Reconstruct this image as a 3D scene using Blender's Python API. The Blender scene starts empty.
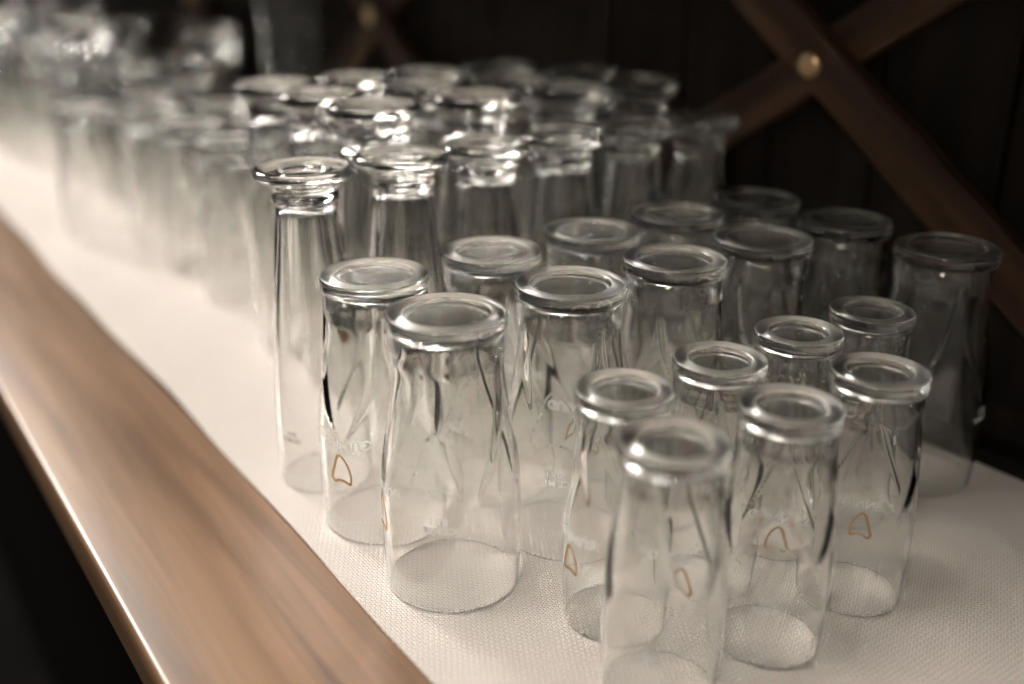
import bpy, bmesh, math, random
from mathutils import Vector
R = math.radians
PI = math.pi
sc = bpy.context.scene
col = sc.collection

# ------------------------------------------------------------------ camera
# axes: x = across the counter towards the back wall, y = along the counter, z = 0 on the mat
cam_d = bpy.data.cameras.new('camera')
cam = bpy.data.objects.new('camera', cam_d); col.objects.link(cam)
cam.location = (0, 0, .346)
cam.rotation_euler = (R(90 - 21.6), 0, R(-35.3))
cam_d.sensor_width = 36; cam_d.lens = 992 / 1024 * 36
cam_d.clip_start = .01; cam_d.clip_end = 50
cam_d.dof.use_dof = True
cam_d.dof.focus_distance = .575
cam_d.dof.aperture_fstop = 1.9
sc.camera = cam

# ------------------------------------------------------------------ world and lights
w = bpy.data.worlds.new('dim_room'); sc.world = w; w.use_nodes = True
bg = w.node_tree.nodes['Background']
bg.inputs[0].default_value = (1, .95, .89, 1); bg.inputs[1].default_value = .12

def area(name, loc, aim, size, size_y, power, colr=(1, .93, .84)):
    L = bpy.data.lights.new(name, 'AREA'); L.shape = 'RECTANGLE'
    L.size = size; L.size_y = size_y; L.energy = power; L.color = colr
    o = bpy.data.objects.new(name, L); col.objects.link(o); o.location = loc
    o.rotation_euler = (Vector(aim) - Vector(loc)).to_track_quat('-Z', 'Y').to_euler()
    return o
area('window_light', (-.55, 5.0, 3.05), (.35, .7, 0), .80, 1.4, 290, (1, .945, .88))
area('ceiling_lamp_light', (-.40, .8, 2.6), (-.2, .8, 0), .9, 1.2, 52, (1, .93, .85))
area('front_fill_light', (-1.4, -.7, 1.15), (.5, .6, .2), .35, .35, 9, (1, .88, .74))  # unseen fill behind the camera, added to lift the braces and bolt
# small bulbs over the bar; low three added for glints on far glasses
for i, (bx, by, bz) in enumerate([(.02, 3.6, 1.6), (.02, 2.5, 1.6), (.02, 1.4, 1.6), (.02, .3, 1.6), (-.5, 3.0, 2.5), (-.9, 2.0, 2.2), (-.65, 3.5, 1.3), (-.65, 2.3, 1.3), (-.65, 1.1, 1.3)]):
    L = bpy.data.lights.new('glint_bulb', 'POINT'); L.shadow_soft_size = .045; L.energy = 8 if bz > 1.4 else 4; L.color = (1, .84, .66)
    o = bpy.data.objects.new('glint_bulb', L); col.objects.link(o); o.location = (bx, by, bz)

vs = sc.view_settings
vs.view_transform = 'Standard'; vs.look = 'None'; vs.gamma = 1; vs.use_curve_mapping = False
vs.exposure = 0.02
cy = sc.cycles
cy.max_bounces = 28; cy.transmission_bounces = 26; cy.glossy_bounces = 6; cy.diffuse_bounces = 3
cy.transparent_max_bounces = 16
cy.caustics_refractive = True; cy.caustics_reflective = True
cy.blur_glossy = 0.; cy.sample_clamp_indirect = 0; cy.sample_clamp_direct = 0

# ------------------------------------------------------------------ materials
def nmat(name):
    m = bpy.data.materials.new(name); m.use_nodes = True
    nt = m.node_tree
    return m, nt, nt.nodes, nt.links, nt.nodes['Principled BSDF']

def wood(name, c1, c2, rough, scale=(60, 3, 60), coat=0., bump=.15, spec=.5):
    m, nt, N, L, b = nmat(name)
    tc = N.new('ShaderNodeTexCoord'); mp = N.new('ShaderNodeMapping'); mp.inputs['Scale'].default_value = scale
    n1 = N.new('ShaderNodeTexNoise'); n1.inputs['Scale'].default_value = 1; n1.inputs['Detail'].default_value = 8; n1.inputs['Distortion'].default_value = .6
    n2 = N.new('ShaderNodeTexNoise'); n2.inputs['Scale'].default_value = .17; n2.inputs['Detail'].default_value = 3
    mx = N.new('ShaderNodeMath'); mx.operation = 'MULTIPLY_ADD'; mx.inputs[1].default_value = .6
    r = N.new('ShaderNodeValToRGB'); r.color_ramp.elements[0].position = .35; r.color_ramp.elements[1].position = .72
    r.color_ramp.elements[0].color = (*c1, 1); r.color_ramp.elements[1].color = (*c2, 1)
    L.new(tc.outputs['Object'], mp.inputs[0]); L.new(mp.outputs[0], n1.inputs[0]); L.new(mp.outputs[0], n2.inputs[0])
    sub = N.new('ShaderNodeMath'); sub.operation = 'MULTIPLY'; sub.inputs[1].default_value = .45
    L.new(n2.outputs[0], sub.inputs[0]); L.new(n1.outputs[0], mx.inputs[0]); L.new(sub.outputs[0], mx.inputs[2])
    L.new(mx.outputs[0], r.inputs[0]); L.new(r.outputs[0], b.inputs['Base Color'])
    bp = N.new('ShaderNodeBump'); bp.inputs['Strength'].default_value = bump; bp.inputs['Distance'].default_value = .0006
    L.new(n1.outputs[0], bp.inputs['Height']); L.new(bp.outputs[0], b.inputs['Normal'])
    b.inputs['Roughness'].default_value = rough; b.inputs['Specular IOR Level'].default_value = spec
    if coat:
        b.inputs['Coat Weight'].default_value = coat; b.inputs['Coat Roughness'].default_value = .28
    return m

M_rail = wood('oiled_brown_wood', (.075, .039, .019), (.27, .158, .086), .40, scale=(70, 3.5, 70), coat=.22, bump=.25)
M_panel = wood('dark_front_wood', (.003, .0026, .0022), (.007, .0055, .0045), .8, scale=(40, 40, 3), spec=.03)
M_plank = wood('black_stained_plank', (.004, .0032, .0026), (.012, .0090, .0068), .75, scale=(70, 70, 3), bump=.5, spec=.12)
M_brace = wood('dark_brown_brace', (.005, .0036, .0026), (.075, .038, .020), .6, scale=(4, 60, 60), bump=.6, spec=.2)
M_floor = wood('dark_floor_board', (.003, .0028, .0025), (.006, .005, .0045), .8, scale=(5, 40, 40), spec=.02)

def solid(name, c, rough=.5, metal=0.):
    m, nt, N, L, b = nmat(name)
    tc = N.new('ShaderNodeTexCoord'); n1 = N.new('ShaderNodeTexNoise'); n1.inputs['Scale'].default_value = 120
    r = N.new('ShaderNodeValToRGB')
    r.color_ramp.elements[0].color = (*[x * .85 for x in c], 1); r.color_ramp.elements[1].color = (*[min(1, x * 1.1) for x in c], 1)
    L.new(tc.outputs['Object'], n1.inputs[0]); L.new(n1.outputs[0], r.inputs[0]); L.new(r.outputs[0], b.inputs['Base Color'])
    b.inputs['Roughness'].default_value = rough; b.inputs['Metallic'].default_value = metal
    return m
M_brass = solid('aged_brass', (.66, .47, .29), .30, 1.)
def ink(name, c):
    m, nt, N, L, b = nmat(name)          # thin enamel ink: lit from both sides
    b.inputs['Base Color'].default_value = (*c, 1); b.inputs['Roughness'].default_value = .5
    t = N.new('ShaderNodeBsdfTranslucent'); t.inputs[0].default_value = (*c, 1)
    n1 = N.new('ShaderNodeTexNoise'); n1.inputs['Scale'].default_value = 300
    mr = N.new('ShaderNodeMapRange'); mr.inputs['To Min'].default_value = .4; mr.inputs['To Max'].default_value = .65; L.new(n1.outputs[0], mr.inputs[0])
    mx = N.new('ShaderNodeMixShader'); L.new(mr.outputs[0], mx.inputs[0]); L.new(b.outputs[0], mx.inputs[1]); L.new(t.outputs[0], mx.inputs[2])
    L.new(mx.outputs[0], N['Material Output'].inputs['Surface'])
    return m
M_white = ink('white_print', (1, 1, 1))
M_gold = ink('gold_print', (.58, .36, .16))
M_brown = solid('brown_print', (.20, .075, .03), .5)
M_grey = solid('grey_print', (.35, .33, .30), .5)

def glass_mat(name, ior=1.5, tint=(.985, .99, .985), rough=0.):
    m, nt, N, L, b = nmat(name)
    b.inputs['Base Color'].default_value = (*tint, 1)
    b.inputs['Transmission Weight'].default_value = 1; b.inputs['Roughness'].default_value = rough
    b.inputs['IOR'].default_value = ior
    # faint moulding waviness of pressed glass
    tc = N.new('ShaderNodeTexCoord'); n1 = N.new('ShaderNodeTexNoise'); n1.inputs['Scale'].default_value = 45; n1.inputs['Detail'].default_value = 1
    bp = N.new('ShaderNodeBump'); bp.inputs['Strength'].default_value = .10; bp.inputs['Distance'].default_value = .002
    L.new(tc.outputs['Object'], n1.inputs[0]); L.new(n1.outputs[0], bp.inputs['Height']); L.new(bp.outputs[0], b.inputs['Normal'])
    return m
M_glass = glass_mat('clear_glass')
M_matt = glass_mat('dull_foot_glass', rough=.14)
M_stipple = glass_mat('stippled_foot_glass', rough=.2)
M_worn = glass_mat('worn_ground_glass', rough=.42)   # scuffed standing ring of the foot

def mat_material():
    m, nt, N, L, b = nmat('dimpled_mat')
    tc = N.new('ShaderNodeTexCoord')
    def vm(op, a, bb=None):
        n = N.new('ShaderNodeVectorMath'); n.operation = op
        L.new(a, n.inputs[0])
        if bb is not None: n.inputs[1].default_value = bb
        return n
    s = .0034
    S = (s, s * 1.7320508, 1.)
    H_ = (S[0] / 2, S[1] / 2, 0)
    flat = vm('MULTIPLY', tc.outputs['Object'], (1, 1, 0))
    def cell(src, off):
        a = vm('ADD', src, off); mo = vm('WRAP', a.outputs[0]); mo.inputs[1].default_value = S; mo.inputs[2].default_value = (0, 0, 0)
        c = vm('SUBTRACT', mo.outputs[0], (H_[0], H_[1], 0)); c = vm('MULTIPLY', c.outputs[0], (1, 1, 0))
        return vm('LENGTH', c.outputs[0])
    a = cell(flat.outputs[0], (0, 0, .5)); c = cell(flat.outputs[0], (H_[0], H_[1], .5))
    mn = N.new('ShaderNodeMath'); mn.operation = 'MINIMUM'; L.new(a.outputs['Value'], mn.inputs[0]); L.new(c.outputs['Value'], mn.inputs[1])
    mr = N.new('ShaderNodeMapRange'); mr.inputs['From Max'].default_value = s * .58; L.new(mn.outputs[0], mr.inputs[0])
    rp = N.new('ShaderNodeValToRGB'); e = rp.color_ramp.elements     # height: raised ring, dimple in the middle, groove between
    e[0].position = 0; e[0].color = (.45, .45, .45, 1); e[1].position = 1; e[1].color = (0, 0, 0, 1)
    q = e.new(.35); q.color = (.55, .55, .55, 1); q = e.new(.6); q.color = (1, 1, 1, 1); q = e.new(.85); q.color = (.25, .25, .25, 1)
    L.new(mr.outputs[0], rp.inputs[0])
    bp = N.new('ShaderNodeBump'); bp.inputs['Strength'].default_value = 1; bp.inputs['Distance'].default_value = .0009
    L.new(rp.outputs[0], bp.inputs['Height']); L.new(bp.outputs[0], b.inputs['Normal'])
    cr = N.new('ShaderNodeValToRGB'); cr.color_ramp.elements[0].color = (.36, .325, .295, 1); cr.color_ramp.elements[1].color = (.78, .73, .685, 1)
    L.new(rp.outputs[0], cr.inputs[0])
    n1 = N.new('ShaderNodeTexNoise'); n1.inputs['Scale'].default_value = 9; n1.inputs['Detail'].default_value = 4
    L.new(tc.outputs['Object'], n1.inputs[0])
    mr2 = N.new('ShaderNodeMapRange'); mr2.inputs['To Min'].default_value = .9; mr2.inputs['To Max'].default_value = 1.06; L.new(n1.outputs[0], mr2.inputs[0])
    mu = N.new('ShaderNodeMix'); mu.data_type = 'RGBA'; mu.blend_type = 'MULTIPLY'; mu.inputs[0].default_value = 1
    L.new(cr.outputs[0], mu.inputs[6]); L.new(mr2.outputs[0], mu.inputs[7]); L.new(mu.outputs[2], b.inputs['Base Color'])
    b.inputs['Roughness'].default_value = .55
    return m
M_mat = mat_material()

# ------------------------------------------------------------------ helpers
def link(name, me, mat, parent=None):
    if mat: me.materials.append(mat)
    o = bpy.data.objects.new(name, me); col.objects.link(o); o.parent = parent
    return o
def empty(name, loc=(0, 0, 0), rz=0, parent=None):
    o = bpy.data.objects.new(name, None); col.objects.link(o); o.location = loc; o.rotation_euler = (0, 0, rz); o.parent = parent
    o.empty_display_size = .02
    return o
def tag(o, label, cat, group=None):
    o['label'] = label; o['category'] = cat
    if group: o['group'] = group
    return o
def box_mesh(name, lo, hi, bev=0., seg=2):
    bm = bmesh.new()
    bmesh.ops.create_cube(bm, size=1)
    for v in bm.verts:
        v.co = Vector([(lo[i] + hi[i]) / 2 + v.co[i] * (hi[i] - lo[i]) for i in range(3)])
    if bev: bmesh.ops.bevel(bm, geom=bm.edges[:], offset=bev, segments=seg, profile=.5, affect='EDGES')
    me = bpy.data.meshes.new(name); bm.to_mesh(me); bm.free()
    return me

# ------------------------------------------------------------------ the setting
YA, YB = -.35, 4.6
WALL = .672
floor = link('floor', box_mesh('floor', (-9, -4, -1.0), (1.2, 9, -.95)), M_floor); floor['kind'] = 'structure'

wall = link('wall_back', box_mesh('wall_back', (WALL + .018, YA - .3, -.95), (WALL + .05, YB, 1.6)), M_plank); wall['kind'] = 'structure'
pw = .1045
plank_me = box_mesh('plank', (0, .0018, -.06), (.018, pw - .0018, .98), .0022)
plank_me.materials.append(M_plank)
k0 = int((YA - .3 - .675) / pw)
for k in range(k0, int((YB - .675) / pw)):
    o = bpy.data.objects.new('plank', plank_me); col.objects.link(o); o.parent = wall
    o.location = (WALL + random.Random(k).uniform(-.0012, .0012), .675 + k * pw, 0)

# crossed braces on the back wall: one X for each bay
def brace_mesh(name, length, width, thick):
    bm = bmesh.new(); n = 24
    rnd = random.Random(5)
    rings = []
    for i in range(n + 1):
        x = -length / 2 + length * i / n
        e1 = rnd.uniform(-.0012, .0012); e2 = rnd.uniform(-.0012, .0012)
        b_ = .002
        pr = [(-width / 2 + e1 + b_, 0), (width / 2 + e2 - b_, 0), (width / 2 + e2, b_), (width / 2 + e2, thick), (-width / 2 + e1, thick), (-width / 2 + e1, b_)]
        rings.append([bm.verts.new((x, p[0], p[1])) for p in pr])
    for i in range(n):
        for j in range(6):
            bm.faces.new((rings[i][j], rings[i + 1][j], rings[i + 1][(j + 1) % 6], rings[i][(j + 1) % 6]))
    bm.faces.new(rings[0][::-1]); bm.faces.new(rings[-1])
    bmesh.ops.recalc_face_normals(bm, faces=bm.faces[:])
    me = bpy.data.meshes.new(name); bm.to_mesh(me); bm.free()
    return me
LEN = .86
front_me = brace_mesh('front_board', LEN, .040, .014); front_me.materials.append(M_brace)
rear_me = brace_mesh('rear_board', LEN, .040, .014); rear_me.materials.append(M_brace)
def bolt_mesh():
    bm = bmesh.new(); prof = [(.0104, 0), (.0108, .0008), (.0106, .0020), (.0093, .0040), (.0068, .0056), (.0040, .0064), (.0030, .0060), (.0016, .0058)]
    n = 28; rings = [[bm.verts.new((-z, r * math.cos(2 * PI * i / n), r * math.sin(2 * PI * i / n))) for i in range(n)] for r, z in prof]
    for a, b in zip(rings, rings[1:]):
        for i in range(n): bm.faces.new((a[i], a[(i + 1) % n], b[(i + 1) % n], b[i]))
    bm.faces.new(rings[-1])
    bmesh.ops.recalc_face_normals(bm, faces=bm.faces[:])
    for f in bm.faces: f.smooth = True
    me = bpy.data.meshes.new('bolt'); bm.to_mesh(me); bm.free(); me.materials.append(M_brass)
    return me
bolt_me = bolt_mesh()
brace_labels = {0: 'dark wooden crossed brace with round brass bolt, upper right on back wall',
                1: 'blurred crossed wooden brace on back wall behind the tall footed glasses',
                2: 'far blurred crossed brace on back wall at the far end of the counter'}
from mathutils import Matrix
def place_board(me, name, root, xface, ang):
    o = bpy.data.objects.new(name, me); col.objects.link(o); o.parent = root
    # local x -> along board (in the wall plane), local y -> across, local z -> into the wall
    c, s = math.cos(ang), math.sin(ang)
    m = Matrix(((0, 0, 1, xface), (c, -s, 0, 0), (s, c, 0, 0), (0, 0, 0, 1)))
    o.matrix_local = m
    return o
BZ = .268
for k in range(-1, 3):
    root = empty('crossed_brace', (0, .511 + .724 * k, BZ))
    tag(root, brace_labels.get(k, 'far blurred crossed brace on back wall at the far end of the counter' if k > 0 else 'crossed brace on back wall to the right of the picture'), 'brace', 'crossed braces on the back wall')
    place_board(front_me, 'front_board', root, WALL - .0285, R(35.6))
    place_board(rear_me, 'rear_board', root, WALL - .0142, R(-32.5))
    b = bpy.data.objects.new('bolt', bolt_me); col.objects.link(b); b.parent = root; b.location = (WALL - .0285, 0, -.004)
    b['label'] = 'round brass bolt head'

skirt = link('baseboard_back', box_mesh('baseboard_back', (WALL - .0275, YA, -.003), (WALL - .0005, YB, .010), .0015), M_plank); skirt['kind'] = 'structure'

# upper shelf of the rack above the glasses (out of the picture, shades the wall)
shelf = link('upper_shelf_1', box_mesh('upper_shelf_1', (.36, YA, .535), (WALL, YB, .560), .003), M_plank); shelf['kind'] = 'structure'

# counter: worktop slab, wooden rail, front panel
ctr = empty('bar_counter', (.38, 1.0, -.95))
tag(ctr, 'long bar counter with a brown wooden front rail running into the distance', 'counter')
def part(name, me, mat):
    o = link(name, me, mat, ctr); o.location = (-.38, -1.0, .95); return o
part('worktop', box_mesh('worktop', (.2040, YA, -.032), (WALL, YB, -.0022), .001), M_panel)
def rail_mesh():
    prof = [(.2036, -.032), (.2036, -.004), (.2030, -.0026), (.2014, -.0020)]
    prof += [(.0925, -.0020), (.0908, -.0022), (.0897, -.0028), (.0889, -.0038), (.0884, -.0055), (.0884, -.0330), (.0890, -.0352), (.0905, -.0362)]
    ys = [YA + (YB - YA) * i / 30 for i in range(31)]
    bm = bmesh.new()
    rings = [[bm.verts.new((x, y, z)) for x, z in prof] for y in ys]
    n = len(prof)
    for a, b in zip(rings, rings[1:]):
        for i in range(n):
            f = bm.faces.new((a[i], a[(i + 1) % n], b[(i + 1) % n], b[i])); f.smooth = 3 <= i <= 8
    bm.faces.new(rings[0]); bm.faces.new(rings[-1])
    bmesh.ops.recalc_face_normals(bm, faces=bm.faces[:])
    me = bpy.data.meshes.new('front_rail'); bm.to_mesh(me); bm.free(); return me
rl = part('front_rail', rail_mesh(), M_rail); rl['label'] = 'brown wooden front rail with rounded edge'
part('front_panel', box_mesh('front_panel', (.16, YA, -.948), (.18, YB, -.0365)), M_panel)

# the mat: thin, dimpled, its front edge a little wavy
def mat_mesh():
    bm = bmesh.new(); n = 220
    lo, hi = [], []
    for i in range(n + 1):
        y = YA + (YB - .1 - YA) * i / n
        ex = .2030 + .0016 * math.sin(y * 9.0 + .8) + .0010 * math.sin(y * 23 + 2)
        row = []
        for x, z in ((ex + .0006, -.0020), (ex, -.0012), (ex + .0005, -.0002), (ex + .0015, 0), (WALL - .0285, 0), (WALL - .0285, -.0020)):
            row.append(bm.verts.new((x, y, z)))
        lo.append(row)
    for a, b in zip(lo, lo[1:]):
        for j in range(6): bm.faces.new((a[j], a[(j + 1) % 6], b[(j + 1) % 6], b[j]))
    bm.faces.new(lo[0]); bm.faces.new(lo[-1])
    bmesh.ops.recalc_face_normals(bm, faces=bm.faces[:])
    me = bpy.data.meshes.new('bar_mat'); bm.to_mesh(me); bm.free(); return me
mt = link('bar_mat', mat_mesh(), M_mat)
tag(mt, 'off-white dimpled drip mat covering the counter under the glasses', 'mat')

# ------------------------------------------------------------------ glasses (all stand upside down: rim on the mat, foot on top)
def spline(pts, sub=5):
    out = []
    n = len(pts)
    for i in range(n - 1):
        p0 = pts[max(0, i - 1)]; p1 = pts[i]; p2 = pts[i + 1]; p3 = pts[min(n - 1, i + 2)]
        for k in range(sub):
            t = k / sub
            out.append(tuple(.5 * ((2 * p1[c]) + (-p0[c] + p2[c]) * t + (2 * p0[c] - 5 * p1[c] + 4 * p2[c] - p3[c]) * t * t + (-p0[c] + 3 * p1[c] - 3 * p2[c] + p3[c]) * t ** 3) for c in (0, 1)))
    out.append(tuple(pts[-1]))
    return out
def smooth(t): t = max(0, min(1, t)); return t * t * (3 - 2 * t)

def revolve(name, prof, segs, mod=None, close_first=False, close_last=False):
    """prof: list of (r, z, m); m = how much of mod applies"""
    bm = bmesh.new(); rings = []
    for r, z, m in prof:
        if r < 1e-6: rings.append([bm.verts.new((0, 0, z))]); continue
        ring = []
        for i in range(segs):
            th = 2 * PI * i / segs
            rr = r + (m * mod(th, z) if (mod and m) else 0)
            ring.append(bm.verts.new((rr * math.cos(th), rr * math.sin(th), z)))
        rings.append(ring)
    for a, b in zip(rings, rings[1:]):
        for i in range(segs):
            j = (i + 1) % segs
            if len(a) == 1: bm.faces.new((a[0], b[j], b[i]))
            elif len(b) == 1: bm.faces.new((a[i], a[j], b[0]))
            else: bm.faces.new((a[i], a[j], b[j], b[i]))
    for f in bm.faces: f.smooth = True
    me = bpy.data.meshes.new(name); bm.to_mesh(me); bm.free()
    return me

def glass_meshes(kind, outer, inner, foot, segs, mod=None, worn=0.):
    """outer: (r,z) rim -> seam under the foot; inner: (r,z) from the axis down to the rim; foot: seam -> axis on top.
    Normals: the profile runs inner axis -> rim -> outer -> seam, so faces look away from the glass."""
    o = spline(outer, 6); i_ = spline(inner, 5)
    r0, ro = i_[-1][0], o[0][0]
    rim = [((r0 + ro) / 2 + (r0 - ro) / 2 * math.cos(a), -.0 + (ro - r0) / 2 * (1 - math.sin(a))) for a in [PI * k / 8 for k in range(1, 8)]]
    dz = (ro - r0) / 2
    i_[-1] = (r0, dz)
    o[0] = (ro, dz)
    body = [(r, z, 0) for r, z in i_] + [(r, z, 0) for r, z in rim] + [(r, z, 1) for r, z in o]
    f = spline(foot, 4)
    f[0] = o[-1]
    fp = [(max(0, r), z, 1 if k == 0 else 0) for k, (r, z) in enumerate(f)]
    fp[-1] = (0, fp[-1][1], 0)
    bme = revolve(kind + '_body', body, segs, mod); fme = revolve(kind + '_foot', fp, segs, mod)
    for me in (bme, fme): me.materials.append(M_glass)
    if worn:
        fme.materials.append(M_worn); zt = max(z for r, z in foot)
        for pl in fme.polygons:
            c = pl.center
            if c.z > zt - .0005 and math.hypot(c.x, c.y) > worn: pl.material_index = 1
        fme.materials.append(M_stipple if kind == 'pint' else M_matt)
        for pl in fme.polygons:
            if math.hypot(pl.center.x, pl.center.y) < worn - .0006: pl.material_index = 2
    return bme, fme

def arch_mod(n, ztop, length, depth, phase=0.):
    """n big U-shaped hollows pressed into the wall below the foot; ridges between them split like a lambda"""
    def f(th, z):
        t = (ztop - z) / length
        if t < -.12 or t > 1: return 0
        hw = PI / n * (1 - max(0, t) ** 1.7)
        d = abs((th + phase + PI / n) % (2 * PI / n) - PI / n)
        a = smooth((hw - d) / .11)
        fade = smooth((t + .12) / .16)
        return -depth * a * fade * (1 - .35 * max(0, t))
    return f
def flute_mod(n, z1, z0, depth):
    def f(th, z):
        t = smooth((z - z0) / (z1 - z0)) * smooth((z1 + .006 - z) / .008)
        return -depth * (abs(math.cos(n * th / 2)) ** .8) * t
    return f

KINDS = {}
# pint: tulip with a broad disc foot
P_OUT = [(.0390, .0), (.0398, .014), (.0403, .034), (.0401, .055), (.0389, .077), (.0365, .098), (.0340, .117), (.0324, .133), (.0318, .146), (.0317, .1565)]
P_IN = [(0, .1588), (.010, .1588), (.0200, .1586), (.0250, .1574), (.0272, .1540), (.0286, .1420), (.0296, .128), (.0320, .110), (.0352, .088), (.0374, .064), (.0383, .036), (.0380, .015), (.0373, .0)]
P_FOOT = [(.0317, .1565), (.0320, .1570), (.0325, .1580), (.0327, .1594), (.0327, .1634), (.0325, .1646), (.0320, .1654), (.0312, .1658), (.0280, .1658), (.0248, .1657), (.0242, .1655), (.0236, .1649), (.0230, .1646), (.0160, .1646), (.0080, .1646), (0, .1646)]
KINDS['pint'] = glass_meshes('pint', P_OUT, P_IN, P_FOOT, 176, arch_mod(4, .140, .078, .0018), .0235)
# half pint
H_OUT = [(.0284, .0), (.0293, .013), (.0298, .030), (.0297, .048), (.0289, .066), (.0274, .084), (.0259, .100), (.0249, .113), (.0246, .122), (.0246, .1290)]
H_IN = [(0, .1312), (.007, .1312), (.0140, .1310), (.0182, .1298), (.0200, .1260), (.0208, .1160), (.0220, .104), (.0241, .088), (.0262, .068), (.0276, .048), (.0281, .030), (.0276, .013), (.0269, .0)]
H_FOOT = [(.0246, .1290), (.0251, .1295), (.0257, .1304), (.0259, .1316), (.0259, .1354), (.0257, .1367), (.0252, .1376), (.0244, .1381), (.0215, .1381), (.0184, .1380), (.0177, .1377), (.0171, .1370), (.0165, .1367), (.0110, .1367), (.0060, .1367), (0, .1367)]
KINDS['half'] = glass_meshes('half', H_OUT, H_IN, H_FOOT, 160, arch_mod(4, .117, .062, .0016, PI / 4), .0168)
# tall fluted glass with a flared foot
T_OUT = [(.0316, .0), (.0318, .020), (.0312, .050), (.0296, .085), (.0274, .120), (.0250, .150), (.0226, .175), (.0208, .190), (.0206, .1945), (.0216, .1975), (.0216, .2000), (.0206, .2025)]
T_IN = [(0, .1955), (.006, .1953), (.0125, .1942), (.0158, .1890), (.0180, .170), (.0208, .146), (.0240, .118), (.0266, .085), (.0286, .050), (.0297, .020), (.0298, .0)]
T_FOOT = [(.0206, .2025), (.0212, .2050), (.0240, .2078), (.0285, .2102), (.0314, .2122), (.0324, .2143), (.0321, .2166), (.0302, .2182), (.0272, .2182), (.0232, .2170), (.0190, .2162), (.0165, .2164), (.0150, .2160), (.0138, .2146), (.0120, .2140), (.0060, .2140), (0, .2140)]
KINDS['tall'] = glass_meshes('tall', T_OUT, T_IN, T_FOOT, 120, flute_mod(10, .192, .075, .0011))
# larger flared-foot glass of the row behind
W_OUT = [(.0305, .0), (.0318, .020), (.0338, .055), (.0345, .090), (.0338, .125), (.0312, .160), (.0276, .190), (.0258, .208), (.0256, .2135), (.0264, .2165), (.0264, .2190), (.0254, .2215)]
W_IN = [(0, .2145), (.008, .2143), (.0160, .2130), (.0208, .2070), (.0242, .190), (.0280, .156), (.0312, .124), (.0322, .090), (.0315, .055), (.0298, .020), (.0288, .0)]
W_FOOT = [(.0254, .2215), (.0262, .2242), (.0290, .2270), (.0325, .2300), (.0345, .2325), (.0352, .2350), (.0348, .2385), (.0328, .2405), (.0290, .2402), (.0220, .2385), (.0160, .2380), (.0110, .2386), (.0060, .2378), (0, .2376)]
KINDS['flared'] = glass_meshes('flared', W_OUT, W_IN, W_FOOT, 96, flute_mod(12, .212, .12, .0010))
# straight heavy-bottomed tumbler and tall straight cylinder seen at the far back
M_OUT = [(.0385, .0), (.0390, .03), (.0395, .08), (.0398, .13), (.0400, .18), (.0402, .20), (.0402, .215)]
M_IN = [(0, .178), (.02, .1775), (.031, .175), (.0352, .168), (.0362, .14), (.0364, .09), (.0364, .04), (.0363, 0)]
M_FOOT = [(.0402, .215), (.0403, .222), (.0400, .228), (.0385, .2312), (.036, .2320), (.031, .2312), (.028, .2290), (.018, .2275), (0, .2275)]
KINDS['tumbler'] = glass_meshes('tumbler', M_OUT, M_IN, M_FOOT, 64)
V_OUT = [(.041, .0), (.0415, .05), (.0418, .12), (.042, .2), (.042, .28), (.042, .305)]
V_IN = [(0, .292), (.02, .2918), (.034, .290), (.0388, .282), (.0394, .2), (.0392, .12), (.039, .05), (.0388, 0)]
V_FOOT = [(.042, .305), (.0421, .311), (.0415, .316), (.0395, .3185), (.037, .319), (.033, .3175), (.025, .316), (.012, .3155), (0, .3155)]
KINDS['cylinder'] = glass_meshes('cylinder', V_OUT, V_IN, V_FOOT, 64)

# ---- prints on the glass, wrapped round the outer wall
def r_at(prof, z):
    prof = spline(prof, 6)
    for (r0, z0), (r1, z1) in zip(prof, prof[1:]):
        if z0 <= z <= z1: return r0 + (r1 - r0) * (z - z0) / (z1 - z0)
    return prof[-1][0]
def text_polys(s, size):
    c = bpy.data.curves.new('lettering', 'FONT'); c.body = s; c.size = size; c.align_x = 'CENTER'; c.resolution_u = 3; c.offset = size * .022
    o = bpy.data.objects.new('lettering', c); col.objects.link(o)
    dg = bpy.context.evaluated_depsgraph_get(); me = bpy.data.meshes.new_from_object(o.evaluated_get(dg))
    v = [(p.co.x, p.co.y) for p in me.vertices]; f = [tuple(p.vertices) for p in me.polygons]
    bpy.data.objects.remove(o); bpy.data.curves.remove(c); bpy.data.meshes.remove(me)
    return v, f
def strokes(polys, wd):
    v, f = [], []
    for pl, w_ in polys:
        n = len(pl); b0 = len(v)
        for i, (x, y) in enumerate(pl):
            a = pl[max(0, i - 1)]; b = pl[min(n - 1, i + 1)]
            dx, dy = b[0] - a[0], b[1] - a[1]; l = math.hypot(dx, dy) or 1
            h = wd * w_ / 2
            v += [(x - dy / l * h, y + dx / l * h), (x + dy / l * h, y - dx / l * h)]
        for i in range(n - 1): f.append((b0 + 2 * i, b0 + 2 * i + 1, b0 + 2 * i + 3, b0 + 2 * i + 2))
    return v, f
def wrap(name, vf, prof, z0, off, mat, mod=None, bend=0.):
    """upright artwork (x right, y up) laid on the wall of an upside-down glass, centred on local -y"""
    v, f = vf; out = []
    for x, y in v:
        y2 = y + bend * x * x
        z = z0 - y2; r = r_at(prof, z)
        th = -PI / 2 - x / r
        rr = r + off + (mod(th % (2 * PI), z) if mod else 0)
        out.append((rr * math.cos(th), rr * math.sin(th), z))
    me = bpy.data.meshes.new(name); me.from_pydata(out, [], f); me.materials.append(mat)
    return me
def arc(pts): return [(a, b) for a, b in spline(pts, 6)]
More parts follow.
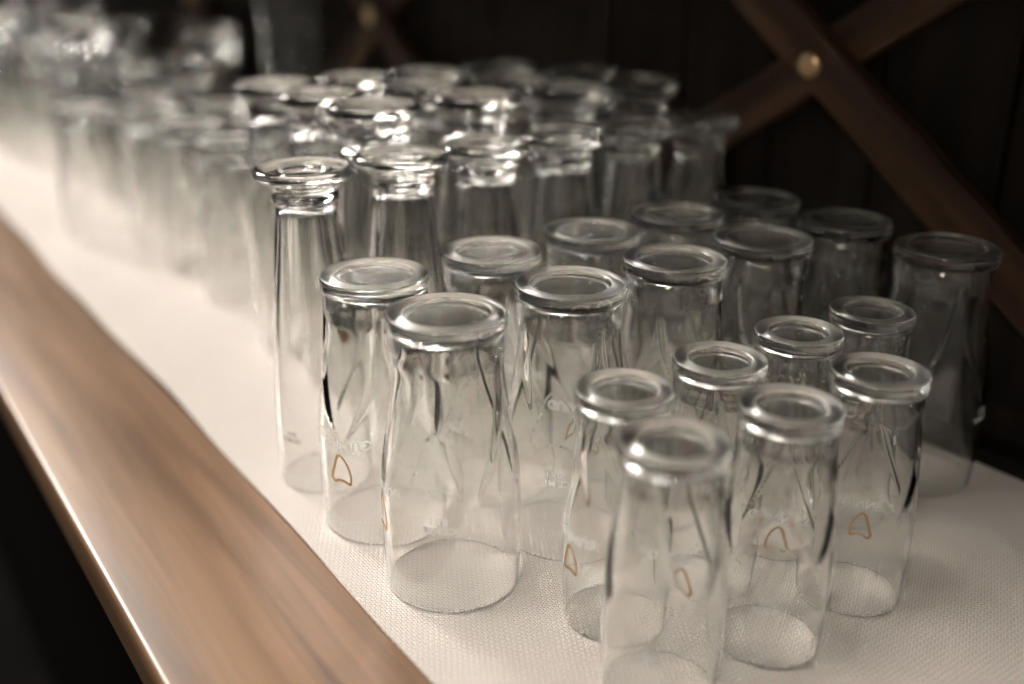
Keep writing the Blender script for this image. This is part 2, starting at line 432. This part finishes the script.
# harp outline, unit high: pillar, neck, sound board, strings
HARP = [(arc([(-.32, -.42), (-.34, -.1), (-.22, .25), (-.02, .48), (.10, .50)]), 1.0),
        (arc([(.10, .50), (.20, .36), (.28, .10), (.36, -.10), (.42, -.30)]), 1.3),
        (arc([(-.32, -.42), (-.10, -.33), (.12, -.34), (.30, -.42), (.42, -.30)]), 1.2)]
STR = [] and [([(-.30 + .12 * k, -.05 + .13 * k), (-.16 + .11 * k, -.33)], .35) for k in range(4)]
def scale_st(st, s): return [([(x * s, -y * s) for x, y in p], w_) for p, w_ in st]
def prints(prof, zt, zs, hs, ts, ce_z, mod):
    d = {}
    d['logo_lettering'] = wrap('logo_lettering', text_polys('GUINNESS', ts), prof, zt, .00015, M_white, None, bend=-9.)
    d['harp_print'] = wrap('harp_print', strokes(scale_st(HARP + STR, hs), .0015), prof, zs, .00015, M_gold)
    d['embossed_harp'] = wrap('embossed_harp', strokes(scale_st(HARP + STR, hs * 1.9), .0012), prof, zs + .040, .0003, M_glass, mod)
    d['measure_mark'] = wrap('measure_mark', text_polys('CE M16\n0,5 l' if ts > .0085 else 'CE M16\n0,3 l', ts * .62), prof, ce_z, .00015, M_white)
    return d
PRINT = {'pint': prints(P_OUT, .070, .050, .020, .0090, .056, arch_mod(4, .140, .078, .0018)),
         'half_low': prints(H_OUT, .0435, .0265, .0165, .0078, .062, arch_mod(4, .117, .062, .0016, PI / 4)),
         'half': prints(H_OUT, .0605, .0435, .0165, .0078, .038, arch_mod(4, .117, .062, .0016, PI / 4))}
def oval_mesh():
    pts = [(0, 0)] + [(.006 * math.cos(2 * PI * k / 20), .0095 * math.sin(2 * PI * k / 20)) for k in range(20)]
    fs = [(0, 1 + k, 1 + (k + 1) % 20) for k in range(20)]
    return wrap('crest_print', (pts, fs), T_OUT, .098, .0002, M_brown)
PRINT['tall'] = {'crest_print': oval_mesh(), 'measure_mark': wrap('measure_mark', text_polys('CE M16\n0,4 l', .0046), T_OUT, .040, .00015, M_grey)}
PART_LABEL = {'logo_lettering': 'white printed lettering', 'harp_print': 'gold printed harp emblem', 'embossed_harp': 'raised harp moulded in the glass',
              'measure_mark': 'small printed measure mark', 'crest_print': 'brown oval printed crest'}

NAME = {'pint': 'pint_glass', 'half': 'half_pint_glass', 'tall': 'footed_beer_glass', 'flared': 'flared_foot_glass', 'tumbler': 'glass_tumbler', 'cylinder': 'glass_cylinder'}
def glass(kind, x, y, label, group, rz=0., with_print=False, flip_mark=PI, art=None):
    root = empty(NAME[kind], (x, y, .0003), rz)
    tag(root, label, 'glass', group)
    bme, fme = KINDS[kind]
    for nm, me in (('body', bme), ('foot', fme)):
        o = bpy.data.objects.new(nm, me); col.objects.link(o); o.parent = root
    if with_print:
        for nm, me in PRINT.get(art or kind, {}).items():
            o = bpy.data.objects.new(nm, me); col.objects.link(o); o.parent = root; o['label'] = PART_LABEL[nm]
            if nm in ('embossed_harp', 'measure_mark'): o.rotation_euler = (0, 0, flip_mark)
    return root
def facing(x, y, deg):
    """rotation that turns the print (local -y) towards the camera, then deg further round, anticlockwise from above"""
    a = math.atan2(-y, -x)
    return a + PI / 2 + R(deg)

G_P = 'pint glasses in two rows in the middle'
for x, y, deg, lab in [
    (.2600, .4275, -75, 'upside-down pint glass nearest the wooden rail, in front row of pints'),
    (.2605, .5110, -40, 'upside-down pint glass by the wooden rail, right in front of the first fluted footed glass'),
    (.3460,  .5110, 150, 'second pint from the rail in the rear row of pints'),
    (.3455, .4290, 170, 'second pint from the rail in the front row of pints'),
    (.4295,  .5110, 20, 'third pint from the rail in the rear row of pints'),
    (.4297, .4300, 120, 'third pint from the rail in the front row, behind the half pints'),
    (.5110,  .5110, 60, 'fourth pint from the rail in the rear row of pints'),
    (.5115, .4300, 200, 'fourth pint from the rail in the front row, behind the half pints'),
    (.5948, .5110, 90, 'dark pint in the rear row of pints beside the back wall'),
    (.5955, .4285, 30, 'shaded pint beside the back wall, behind the rightmost pint'),
    (.5943, .3465, 250, 'rightmost pint glass in shade by the back wall, below the crossed brace')]:
    glass('pint', x, y, lab, G_P, facing(x, y, deg), True, R(65) if deg == -75 else PI)
G_H = 'small half pint glasses at the front right'
for x, y, deg, lab in [
    (.3138, .3440, -55, 'small half pint glass at left end of the rear row of half pints'),
    (.3828, .3435, 185, 'second small half pint from the left in the rear row of half pints'),
    (.3676, .2815, 180, 'middle glass of the three front half pints'),
    (.4400, .2825, 177, 'rightmost of the three front half pints, white lettering and gold harp seen through it'),
    (.4515, .3465, 190, 'third small half pint from the left in the rear row of half pints'),
    (.5177, .3440, 100, 'small half pint at the right end of the rear row, beside the shaded pint'),
    (.2935, .2865, 165, 'nearest half pint glass, blurred at the bottom edge of the picture')]:
    glass('half', x, y, lab, G_H, facing(x, y, deg), True, R(190) if deg < 0 else (R(110) if deg == 177 else PI), 'half_low' if deg == 177 else None)
G_T = 'fluted footed beer glasses in a row behind the pints'
for k, (x, y, deg) in enumerate([(.2525, .5850, 145), (.3240, .5860, 200), (.3930, .5870, 130), (.4625, .5870, 60), (.5320, .5870, 20), (.6060, .5870, 100)]):
    lab = ['tall fluted footed glass by the wooden rail, first of its row', 'second tall fluted footed glass from the rail', 'third tall fluted footed glass from the rail',
           'fourth tall fluted footed glass from the rail', 'fifth tall fluted footed glass from the rail', 'dark tall fluted footed glass beside the back wall, last of its row'][k]
    glass('tall', x, y, lab, G_T, facing(x, y, deg), k < 2, R(-188))
G_W = 'larger flared-foot glasses in rows behind the fluted glasses'
ORD = ['first', 'second', 'third', 'fourth']
for j, (yy, xs) in enumerate([(.664, (.345, .434, .523, .606)), (.747, (.342, .434, .527, .608)), (.828, (.337, .413, .487, .570))]):
    for k, x in enumerate(xs):
        glass('flared', x, yy, '%s large flared-foot glass from the rail in the %s flared row' % (ORD[k], ['front', 'middle', 'rear'][j]), G_W, k * .7 + j)

# blurred glasses farther down the counter
rnd = random.Random(11)
G_F = 'blurred pint glasses in the middle distance'
for j, yy in enumerate((.992, 1.115, 1.240)):
    for k, x in enumerate((.350, .4355, .5205, .6020)):
        glass('pint', x, yy, 'blurred pint, %s from the rail, in the %s row of the distant pints' % (ORD[k], ['nearest', 'middle', 'farthest'][j]), G_F, rnd.uniform(0, 6))
G_X = 'far blurred glasses at the left end of the counter'
glass('pint', .287, 1.330, 'blurred pint standing alone near the rail at left, with bright spot', G_X, 1.)
glass('cylinder', .600, 1.400, 'tall straight glass cylinder far back against the wall', G_X)
glass('tumbler', .575, 1.660, 'heavy-bottomed straight glass tumbler far back against the dark wall', G_X)
far_lab = {'pint': 'far blurred pint at the upper left', 'half': 'far blurred half pint at the upper left', 'tall': 'far blurred footed glass at the upper left', 'flared': 'far blurred flared-foot glass at the upper left'}
yy = 1.36
ROWS = 'first second third fourth fifth sixth seventh eighth ninth tenth eleventh twelfth thirteenth fourteenth fifteenth'.split()
row = 0
while yy < 2.75:
    xs = [.378, .465, .552] if yy < 1.9 else [.31, .398, .486, .574]
    if yy < 1.75: xs = xs[:2]
    for x in xs:
        kind = rnd.choice(['pint', 'half', 'tall', 'flared'])
        xx = x + rnd.uniform(-.0012, .0012) + (.0 if row % 2 else .0)
        lab = '%s, %s from rail, %s far row' % (far_lab[kind], ORD[xs.index(x)], ROWS[row])
        glass(kind, xx, yy + rnd.uniform(-.0012, .0012), lab, G_X, rnd.uniform(0, 6))
    yy += .125
    row += 1
